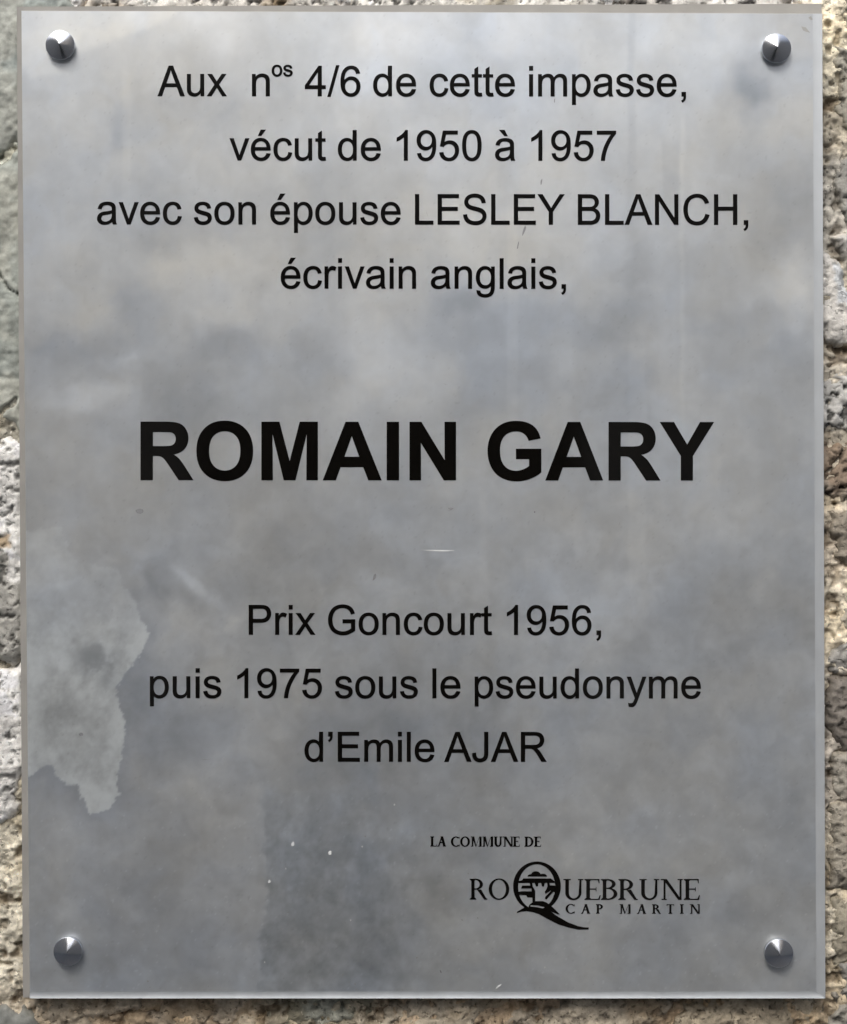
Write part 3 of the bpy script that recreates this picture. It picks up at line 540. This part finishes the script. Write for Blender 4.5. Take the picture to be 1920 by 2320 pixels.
G('4', 1139, 'M 662 0 V 351 H 26 V 516 L 695 1466 H 842 V 516 H 1040 V 351 H 842 V 0', 'M 662 516 V 1177 L 203 516')
G('5', 1139, 'M 85 384 L 274 400 Q 295 262 371.5 192.5 Q 448 123 556 123 Q 686 123 776 221 Q 866 319 866 481 Q 866 635 779.5 724 Q 693 813 553 813 Q 466 813 396 773.5 Q 326 734 286 671 L 117 693 259 1446 H 988 V 1274 H 403 L 324 880 Q 456 972 601 972 Q 793 972 925 839 Q 1057 706 1057 497 Q 1057 298 941 153 Q 800 -25 556 -25 Q 356 -25 229.5 87 Q 103 199 85 384')
G('6', 1139, 'M 1019 1107 L 840 1093 Q 816 1199 772 1247 Q 699 1324 592 1324 Q 506 1324 441 1276 Q 356 1214 307 1095 Q 258 976 256 756 Q 321 855 415 903 Q 509 951 612 951 Q 792 951 918.5 818.5 Q 1045 686 1045 476 Q 1045 338 985.5 219.5 Q 926 101 822 38 Q 718 -25 586 -25 Q 361 -25 219 140.5 Q 77 306 77 686 Q 77 1111 234 1304 Q 371 1472 603 1472 Q 776 1472 886.5 1375 Q 997 1278 1019 1107', 'M 284 475 Q 284 382 323.5 297 Q 363 212 434 167.5 Q 505 123 583 123 Q 697 123 779 215 Q 861 307 861 465 Q 861 617 780 704.5 Q 699 792 576 792 Q 454 792 369 704.5 Q 284 617 284 475')
G('7', 1139, 'M 97 1274 V 1447 H 1046 V 1307 Q 906 1158 768.5 911 Q 631 664 556 403 Q 502 219 487 0 H 302 Q 305 173 370 418 Q 435 663 556.5 890.5 Q 678 1118 815 1274')
G('9', 1139, 'M 112 339 L 285 355 Q 307 233 369 178 Q 431 123 528 123 Q 611 123 673.5 161 Q 736 199 776 262.5 Q 816 326 843 434 Q 870 542 870 690 Q 815 604 721.5 550.5 Q 628 497 519 497 Q 337 497 211 629 Q 85 761 85 977 Q 85 1200 216.5 1336 Q 348 1472 546 1472 Q 689 1472 807.5 1395 Q 926 1318 987.5 1175.5 Q 1049 1033 1049 763 Q 1049 482 988 315.5 Q 927 149 806.5 62 Q 686 -25 524 -25 Q 352 -25 243 70.5 Q 134 166 112 339', 'M 849 986 Q 849 1141 766.5 1232 Q 684 1323 568 1323 Q 448 1323 359 1225 Q 270 1127 270 971 Q 270 831 354.5 743.5 Q 439 656 563 656 Q 688 656 768.5 743.5 Q 849 831 849 986')
G('R', 1479, 'M 150 0 V 1466 H 773 Q 1008 1466 1114.5 1426.5 Q 1221 1387 1285 1286 Q 1349 1185 1349 1055 Q 1349 890 1252 782.5 Q 1155 675 962 647 Q 1058 591 1120.5 524 Q 1183 457 1289 286 L 1468 0 H 1114 L 900 319 Q 786 490 744 534.5 Q 702 579 655 595.5 Q 608 612 506 612 H 446 V 0', 'M 446 846 H 665 Q 878 846 931 864 Q 984 882 1014 926 Q 1044 970 1044 1036 Q 1044 1110 1004.5 1155.5 Q 965 1201 893 1213 Q 857 1218 677 1218 H 446', bold=True)
G('O', 1593, 'M 89 724 Q 89 948 156 1100 Q 206 1212 292.5 1301 Q 379 1390 482 1433 Q 619 1491 798 1491 Q 1122 1491 1316.5 1290 Q 1511 1089 1511 731 Q 1511 376 1318 175.5 Q 1125 -25 802 -25 Q 475 -25 282 174.5 Q 89 374 89 724', 'M 394 734 Q 394 485 509 356.5 Q 624 228 801 228 Q 978 228 1091.5 355.5 Q 1205 483 1205 738 Q 1205 990 1094.5 1114 Q 984 1238 801 1238 Q 618 1238 506 1112.5 Q 394 987 394 734', bold=True)
G('M', 1706, 'M 145 0 V 1466 H 588 L 854 466 1117 1466 H 1561 V 0 H 1286 V 1154 L 995 0 H 710 L 420 1154 V 0', bold=True)
G('A', 1479, 'M 1471 0 H 1149 L 1021 333 H 435 L 314 0 H 0 L 571 1466 H 884', 'M 926 580 L 724 1124 526 580', bold=True)
G('I', 569, 'M 140 0 V 1466 H 436 V 0', bold=True)
G('N', 1479, 'M 150 0 V 1466 H 438 L 1038 487 V 1466 H 1313 V 0 H 1016 L 425 956 V 0', bold=True)
G('G', 1593, 'M 831 539 V 786 H 1469 V 201 Q 1376 111 1199.5 43 Q 1023 -25 842 -25 Q 612 -25 441 71.5 Q 270 168 184 347.5 Q 98 527 98 738 Q 98 967 194 1145 Q 290 1323 475 1418 Q 616 1491 826 1491 Q 1099 1491 1252.5 1376.5 Q 1406 1262 1450 1060 L 1156 1005 Q 1125 1113 1039.5 1175.5 Q 954 1238 826 1238 Q 632 1238 517.5 1115 Q 403 992 403 750 Q 403 489 519 358.5 Q 635 228 823 228 Q 916 228 1009.5 264.5 Q 1103 301 1170 353 V 539', bold=True)
G('Y', 1366, 'M 536 0 V 617 L -1 1466 H 346 L 691 886 1029 1466 H 1370 L 831 615 V 0', bold=True)

def area(c): return sum(a[0] * b[1] - b[0] * a[1] for a, b in zip(c, c[1:] + c[:1])) / 2
def inside(p, c):
    r = False
    for a, b in zip(c, c[1:] + c[:1]):
        if (a[1] > p[1]) != (b[1] > p[1]) and p[0] < (b[0] - a[0]) * (p[1] - a[1]) / (b[1] - a[1]) + a[0]: r = not r
    return r
TH = .00018
def print_mesh(groups, th=TH):
    """groups: list of [outer, hole, ...] in photograph pixels; a thin layer of ink on the face"""
    V = []; F = []
    for gi, g in enumerate(groups):
        yy = FY - th - gi * .00001
        base = len(V); flat = [p for c in g for p in c]
        pts3 = [P(x, y, yy) for x, y in flat]
        V += pts3 + [Vector((p.x, FY - .00002, p.z)) for p in pts3]
        n = len(flat)
        tris = tessellate_polygon([[Vector((x, y, 0)) for x, y in c] for c in g])
        for t in tris:
            a, b, c = (flat[i] for i in t)
            cr = (b[0] - a[0]) * (c[1] - a[1]) - (b[1] - a[1]) * (c[0] - a[0])
            t = t if cr < 0 else t[::-1]       # pixel y runs down: face the viewer
            F.append(tuple(base + i for i in t))
        k = 0
        for c in g:
            m_ = len(c)
            for i in range(m_):
                a = base + k + i; b = base + k + (i + 1) % m_
                F.append((a, b, b + n, a + n))
            k += m_
    return mesh(V, F)
def glyph_groups(contours, fx, fy):
    cs = [[(fx(x), fy(y)) for x, y in bz(c)] for c in contours]
    outs = []
    for c in sorted(cs, key=lambda c: -abs(area(c))):
        for g in outs:
            if inside(c[0], g[0]): g.append(c); break
        else: outs.append([c])
    return outs
def fatten(c, d):
    if area(c) < 0: d = -d
    o = []; n = len(c)
    for i in range(n):
        a, b, e = c[i - 1], c[i], c[(i + 1) % n]
        u = Vector((b[0] - a[0], b[1] - a[1])); w = Vector((e[0] - b[0], e[1] - b[1]))
        if u.length < 1e-6 or w.length < 1e-6: o.append(b); continue
        u.normalize(); w.normalize()
        m = Vector((u.y + w.y, -u.x - w.x)); L_ = m.length
        if L_ < .3: o.append(b); continue
        m /= L_; k = min(1 / max(.35, m.dot(Vector((u.y, -u.x)))), 2)
        o.append((b[0] + m.x * d * k, b[1] + m.y * d * k))
    return o
def text_word(line, word, x0, x1, base, sy, bold=False, fat=.6):
    pen = 0; ext = []; ks = []
    for ch in word:
        pts = [p for c in GL[(ch, bold)] for p in bz(c)]
        ext.append((pen + min(p[0] for p in pts), pen + max(p[0] for p in pts))); ks.append(pen); pen += ADV[(ch, bold)]
    a, b = ext[0][0], ext[-1][1]; s = (x1 - x0) / (b - a)
    for ch, k0 in zip(word, ks):
        bl = base + .0008 * ((x0 + (k0 - a) * s) - 960)
        g = glyph_groups(GL[(ch, bold)], lambda x: x0 + (x + k0 - a) * s, lambda y: bl - y * sy)
        if bold: fat = .8
        g = [[fatten(c, fat if i == 0 else -fat) for i, c in enumerate(q)] for q in g]
        link('letter', print_mesh(g), line, MAT_INK)
def line_of(label): 
    o = link('text_line', None, plaque); o['label'] = label; return o
S = 68.2 / 1466
L1 = line_of('first line of black lettering at the top of the plaque')
for w, a, b in (('Aux', 358, 513.7), ('n', 571.9, 611.3), ('4/6', 691.6, 816.8), ('de', 846.2, 942.7), ('cette', 974.4, 1166.6), ('impasse,', 1199.7, 1554.3)):
    text_word(L1, w, a, b, 217.8, S)
text_word(L1, 'os', 616.8, 662.8, 172.8, .0233, fat=.85)
L2 = line_of('second line of black lettering with two years')
for w, a, b in (('vécut', 521.1, 738.7), ('de', 766.3, 862.8), ('1950', 899.6, 1091.1), ('à', 1122.4, 1167.3), ('1957', 1204.5, 1396)):
    text_word(L2, w, a, b, 363.5, S)
L3 = line_of('third line of lettering, the widest one, half in capitals')
for w, a, b in (('avec', 220.9, 411.7), ('son', 440.1, 580), ('épouse', 613.1, 907.7), ('LESLEY', 941.2, 1279), ('BLANCH,', 1310.2, 1695.4)):
    text_word(L3, w, a, b, 508.4, S)
L4 = line_of('short fourth line of black lettering')
for w, a, b in (('écrivain', 637, 942.7), ('anglais,', 977, 1282.5)):
    text_word(L4, w, a, b, 653.6, S)
L5 = line_of('largest bold black capitals across the middle of the plaque')
text_word(L5, 'ROMAIN', 319.6, 1032.9, 1087.6, 131.2 / 1466, True); text_word(L5, 'GARY', 1105.8, 1617, 1087.6, 131.2 / 1466, True)
L6 = line_of('line of lettering just below the bold capitals')
for w, a, b in (('Prix', 564.5, 714.4), ('Goncourt', 744.2, 1115), ('1956,', 1149.3, 1361.8)):
    text_word(L6, w, a, b, 1438, S * .98)
L7 = line_of('second to last line of sans serif lettering')
for w, a, b in (('puis', 340.6, 501.5), ('1975', 538.4, 729.5), ('sous', 759.7, 946.7), ('le', 980.6, 1043.2), ('pseudonyme', 1076.4, 1587.9)):
    text_word(L7, w, a, b, 1581.6, S * .98)
L8 = line_of('last line of sans serif lettering')
for w, a, b in (('d’Emile', 690.8, 984.3), ('AJAR', 1007.5, 1238.4)):
    text_word(L8, w, a, b, 1725.4, S * .98)

# serif capitals of the emblem
def ell(cx, cy, rx, ry, a0, a1, n=26):
    return [(cx + rx * math.cos(math.radians(a0 + (a1 - a0) * k / n)), cy + ry * math.sin(math.radians(a0 + (a1 - a0) * k / n))) for k in range(n + 1)]
def serif(ch, T, t, sh=45, sl=75):
    R_ = lambda a, b, c, d: [[(a, b), (c, b), (c, d), (a, d)]]
    def stem(x, w, top=True, bot=True):
        o = [R_(x, 0, x + w, 1000)]
        if bot: o.append([[(x - sl, 0), (x + w + sl, 0), (x + w + sl, sh * .7), (x + w, sh * 1.9), (x, sh * 1.9), (x - sl, sh * .7)]])
        if top: o.append([[(x - sl, 1000), (x + w + sl, 1000), (x + w + sl, 1000 - sh * .7), (x + w, 1000 - sh * 1.9), (x, 1000 - sh * 1.9), (x - sl, 1000 - sh * .7)]])
        return o
    def dg(xa, ya, xb, yb, w): return [[(xa, ya), (xa + w, ya), (xb + w, yb), (xb, yb)]]
    def bowl(x0, y0, y1, xr):
        cy = (y0 + y1) / 2; ry = (y1 - y0) / 2; fl = x0 + (xr - x0) * .35
        o = [(x0, y1)] + ell(fl, cy, xr - fl, ry, 90, -90, 20) + [(x0, y0), (x0, y0 + t)] + ell(fl, cy, xr - fl - T, ry - t, -90, 90, 20) + [(x0, y1 - t)]
        return [o]
    x = sl
    if ch == 'I': return stem(x, T), T + 2 * sl
    if ch == 'L': return stem(x, T) + [R_(x, 0, 560, sh), [[(520, 0), (590, 0), (620, 230), (590, 230), (540, 60), (500, sh)]]], 620
    if ch == 'E': return stem(x, T) + [R_(x, 0, 600, sh), R_(x, 1000 - sh, 580, 1000), R_(x, 490, 480, 490 + sh), [[(540, 0), (625, 0), (655, 230), (625, 230), (570, 70), (520, sh)]],
                                       [[(540, 1000), (610, 1000), (615, 790), (585, 790), (560, 930), (520, 1000 - sh)]], R_(465, 410, 490, 610)], 650
    if ch == 'D': return stem(x, T) + [bowl(x, 0, 1000, 830)], 850
    if ch == 'P': return stem(x, T) + [bowl(x, 440, 1000, 620)], 630
    if ch == 'R': return stem(x, T) + [bowl(x, 470, 1000, 600), [[(330, 480), (330 + T * 1.25, 490), (740, sh), (790, sh), (790, 0), (650, 0)]]], 790
    if ch == 'B': return stem(x, T) + [bowl(x, 520, 1000, 600), bowl(x, 0, 520 + t, 670)], 690
    if ch == 'T': return stem(330 - T / 2, T, top=False) + [R_(20, 1000 - sh, 640, 1000), [[(0, 1000), (50, 1000), (80, 1000 - sh), (30, 790), (5, 790)]], [[(660, 1000), (610, 1000), (580, 1000 - sh), (630, 790), (655, 790)]]], 660
    if ch == 'O': return [[ell(470, 500, 460, 515, 0, 359, 44)[:-1], ell(470, 500, 460 - T, 515 - t, 0, 359, 44)[:-1]]], 940
    if ch == 'C':
        return [[ell(490, 500, 475, 515, 48, 312, 40) + ell(500, 500, 475 - T, 515 - t, 315, 45, 40)], [[(770, 960), (830, 990), (845, 740), (815, 740), (770, 880)]], [[(770, 40), (830, 10), (845, 250), (815, 250), (770, 120)]]], 860
    if ch == 'A':
        return [dg(95, 0, 400, 1000, t * 1.1), dg(720 - T * .6, 0, 400 - T * .3, 1000, T * 1.15), R_(220, 330, 640, 330 + t), R_(20, 0, 230, sh), R_(620 - T * .3, 0, 860, sh)], 860
    if ch == 'N':
        return [R_(130, 0, 130 + t * 1.2, 1000), R_(780, 0, 780 + t * 1.2, 1000), [[(100, 1000), (100 + T * 1.1, 1000), (780 + t * 1.2, 0), (780 - T * .35, 0)]], R_(50, 0, 260, sh), R_(20, 1000 - sh, 200, 1000), R_(700, 1000 - sh, 910, 1000)], 930
    if ch == 'M':
        return [R_(150, 0, 150 + t * 1.2, 1000), R_(850, 0, 850 + T, 1000), [[(140, 1000), (140 + T * 1.1, 1000), (560, 120), (500, 0)]], [[(850, 1000), (890, 1000), (540, 0), (500, 0)]], R_(60, 0, 270, sh), R_(60, 1000 - sh, 200, 1000), R_(770, 0, 1030, sh), R_(900, 1000 - sh, 1020, 1000)], 1060
    if ch == 'U':
        cx = 450; rx = 330
        o = [(120, 1000)] + [(120, 340)] + ell(cx, 340, rx, 355, 180, 360, 24) + [(780, 1000), (780 - t * 1.2, 1000)] + ell(cx + T * .25 - t * .3, 340, rx - T * .6 - t * .6, 355 - t * 1.4, 360, 180, 24) + [(120 + T, 1000)]
        return [[o], R_(120 - sl, 1000 - sh, 120 + T + sl, 1000), R_(780 - sl - t, 1000 - sh, 780 + sl, 1000)], 880
def serif_word(line, word, x0, x1, base, cap, T, t, track=60, sh=45):
    pen = 0; items = []
    for ch in word:
        g, adv = serif(ch, T, t, sh); items.append((g, pen)); pen += adv + track
    xs = [p[0] + k for g, k in items for c in g for q in c for p in q]
    a, b = min(xs), max(xs); s = (x1 - x0) / (b - a); sy = cap / 1000
    for g, k in items:
        gg = [[[(x0 + (p[0] + k - a) * s, base - p[1] * sy) for p in c] for c in poly] for poly in g]
        link('letter', print_mesh(gg, .00012), line, MAT_INK)
L9 = line_of('small serif capitals above the town emblem')
serif_word(L9, 'LA', 975.2, 1011.3, 1917.9, 23, 215, 115, 0, 75); serif_word(L9, 'COMMUNE', 1021.9, 1178.4, 1918.3, 23, 215, 115, 15, 75); serif_word(L9, 'DE', 1188.6, 1226.6, 1918.5, 23, 215, 115, 20, 75)
L10 = line_of('large serif capitals interrupted by the round emblem')
serif_word(L10, 'RO', 1064.4, 1154.4, 2038.3, 47.5, 150, 68, 50, 55); serif_word(L10, 'UEBRUNE', 1277, 1586, 2039, 47.5, 150, 68, 20, 55)
L11 = line_of('small widely spaced serif capitals under the emblem name')
serif_word(L11, 'CAP', 1282, 1366.3, 2070, 21.8, 190, 105, 520, 75); serif_word(L11, 'MARTIN', 1404.3, 1585.8, 2070.4, 21.8, 190, 105, 520, 75)
# the round emblem
z = lambda pts: [(1150 + x / 8.69, 1940 + y / 8.69) for x, y in pts]
ring_o = ell(583, 592, 471, 490, 0, 352, 44); ring_i = ell(577, 604, 365, 445, 0, 352, 44)
emb = [
 [z(ring_o), z(ring_i)],
 [z([(395, 400), (405, 372), (430, 358), (470, 350), (490, 318), (525, 300), (565, 295), (610, 303), (640, 325), (655, 350), (700, 345), (740, 348), (775, 375), (782, 402)])],
 [z([(220, 488), (290, 472), (312, 436), (855, 436), (945, 505), (945, 525), (220, 528)])],
 [z([(275, 622), (290, 578), (480, 575), (480, 636), (275, 636)])],
 [z([(205, 700), (290, 690), (510, 690), (510, 812), (395, 812), (370, 768), (205, 760)])],
 [z([(436, 520), (492, 520), (500, 600), (530, 645), (548, 680), (548, 900), (495, 920), (490, 800), (474, 640), (450, 570)])],
 [z([(535, 520), (608, 520), (606, 590), (566, 596)])], [z([(660, 520), (738, 520), (720, 600), (684, 596)])],
 [z([(780, 520), (830, 520), (838, 572), (950, 578), (1010, 560), (1010, 735), (905, 702), (770, 852), (742, 836), (752, 795), (850, 690), (862, 668), (754, 742), (736, 700), (775, 640), (790, 590)])],
 [z([(415, 1005), (440, 950), (490, 912), (550, 885), (700, 885), (765, 908), (850, 965), (895, 1005), (1035, 1145), (985, 1140), (860, 1088), (960, 1165), (1190, 1300), (1390, 1375), (1500, 1398), (1600, 1404), (1604, 1440),
     (1400, 1444), (1200, 1404), (1000, 1340), (800, 1238), (620, 1138), (500, 1100), (380, 1082), (280, 1092), (185, 1118), (192, 1092), (290, 1035), (330, 1010)]),
  z([(455, 962), (600, 968), (728, 1000), (738, 1035), (600, 1005), (455, 990)])]]
e = link('emblem', print_mesh(emb, .00012), plaque, MAT_INK)
e['label'] = 'black round Q shaped emblem with a crenellated tower and swooping tail'

# small marks on the face: white scratch, dust, dark specks
def mark(name, pts, mat): link(name, print_mesh([[pts]], .00006), plaque, mat)
rr = random.Random(3)
def blob(cx, cy, rx, ry, rot=0):
    o = []
    for k in range(9):
        a = k * math.tau / 9; q = rr.uniform(.7, 1.15); x = rx * q * math.cos(a); y = ry * q * math.sin(a)
        o.append((cx + x * math.cos(rot) - y * math.sin(rot), cy + x * math.sin(rot) + y * math.cos(rot)))
    return o
mark('scratch', [(951, 1245.5), (975, 1246.2), (1000, 1246.5), (1028, 1247), (1031, 1248.2), (1005, 1249.2), (975, 1248.2)], MAT_SCR)
mark('scratch', [(1816, 60), (1826, 62), (1836, 74), (1828, 72), (1820, 69)], MAT_DUST)
mark('scratch', [(1832, 40), (1838, 36), (1842, 44), (1838, 46)], MAT_DUST)
mark('scratch', [(1123, 2240), (1130, 2232), (1138, 2229), (1132, 2235)], MAT_SCR)
for x, y, r_ in ((664, 1912, 5.5), (748, 1932, 5), (821, 1918, 2.5), (648, 1968, 2), (1235, 2192, 2.5), (795, 2085, 2.2), (640 + 690 / 2.7156, 1740 + 225 / 2.7156, 2.5), (611, 1997, 4), (600, 2180, 2.2)):
    mark('dust_speck', blob(x, y, r_ * .8, r_), MAT_SCR)
for x, y, rx, ry, ro in ((1021, 1152, 6, 3.5, 0), (849, 1308, 3.2, 9, .35), (317, 1158, 9, 6, 0), (999, 2201, 2, 4, -.4), (184, 1664, 5, 4, 0), (1212, 1160, 2, 2, 0)):
    mark('dark_speck', blob(x, y, rx, ry, ro), MAT_GREYSPOT)
for x, y, rx, ry, ro in ((1227, 412, 2, 8, .15), (1188, 522, 3, 13, .35), (1174, 556, 1.6, 9, .2), (1257, 228, 1.2, 6, 0)):
    mark('dark_speck', blob(x, y, rx, ry, ro), MAT_GREYSPOT)

for k_ in range(46):
    x_ = rr.uniform(590, 1150) if k_ % 3 else rr.uniform(90, 1800); y_ = 2244 - abs(rr.gauss(0, 1)) * (190 if k_ % 3 else 14)
    q_ = rr.uniform(.5, 1.5)
    mark('dust_speck', blob(x_, y_, q_, q_ * rr.uniform(.8, 1.8), rr.uniform(0, 3)), MAT_DUST)
for k_ in range(16):
    x_ = rr.uniform(120, 1750); y_ = rr.uniform(120, 2200); a_ = rr.uniform(-.5, .5) + (1.57 if k_ % 2 else 0); l_ = rr.uniform(6, 26)
    dx, dy = math.cos(a_) * l_, math.sin(a_) * l_; nx_, ny_ = -math.sin(a_) * .35, math.cos(a_) * .35
    mark('scratch', [(x_, y_), (x_ + dx * .5 + nx_, y_ + dy * .5 + ny_), (x_ + dx, y_ + dy), (x_ + dx * .5 - nx_, y_ + dy * .5 - ny_)], MAT_DUST)

# ------------------------------------------------------------------ studs
def lathe_y(prof, n=64):
    V = []; F = []
    for (r_, y) in prof:
        for k in range(n):
            a = k * math.tau / n; V.append((r_ * math.cos(a), y, r_ * math.sin(a)))
    for j in range(len(prof) - 1):
        for k in range(n):
            a = j * n + k; b = j * n + (k + 1) % n; F.append((a, a + n, b + n, b))
    V.append((0, prof[-1][1] - .00002, 0)); t = len(V) - 1; j = len(prof) - 1
    for k in range(n): F.append((j * n + k, t, j * n + (k + 1) % n))
    return mesh(V, F, True)
RS = .00725
prof = [(RS * .6, .008), (RS * .6, .0002), (RS * .97, .0001), (RS * .97, -.0022), (RS, -.0023), (RS, -.0034), (RS * .975, -.0037), (.0003, -.0068)]
stud_me = lathe_y(prof)
for e_ in stud_me.edges:
    pass
for (sx, sy) in ((140, 106), (1757, 113), (157.5, 2152), (1762, 2156)):
    c = P(sx, sy, FY)
    o = link('stud', stud_me.copy(), plaque, MAT_STEEL); o.location = (c.x, FY, c.z)
    m_ = o.modifiers.new('split', 'EDGE_SPLIT'); m_.split_angle = math.radians(25)
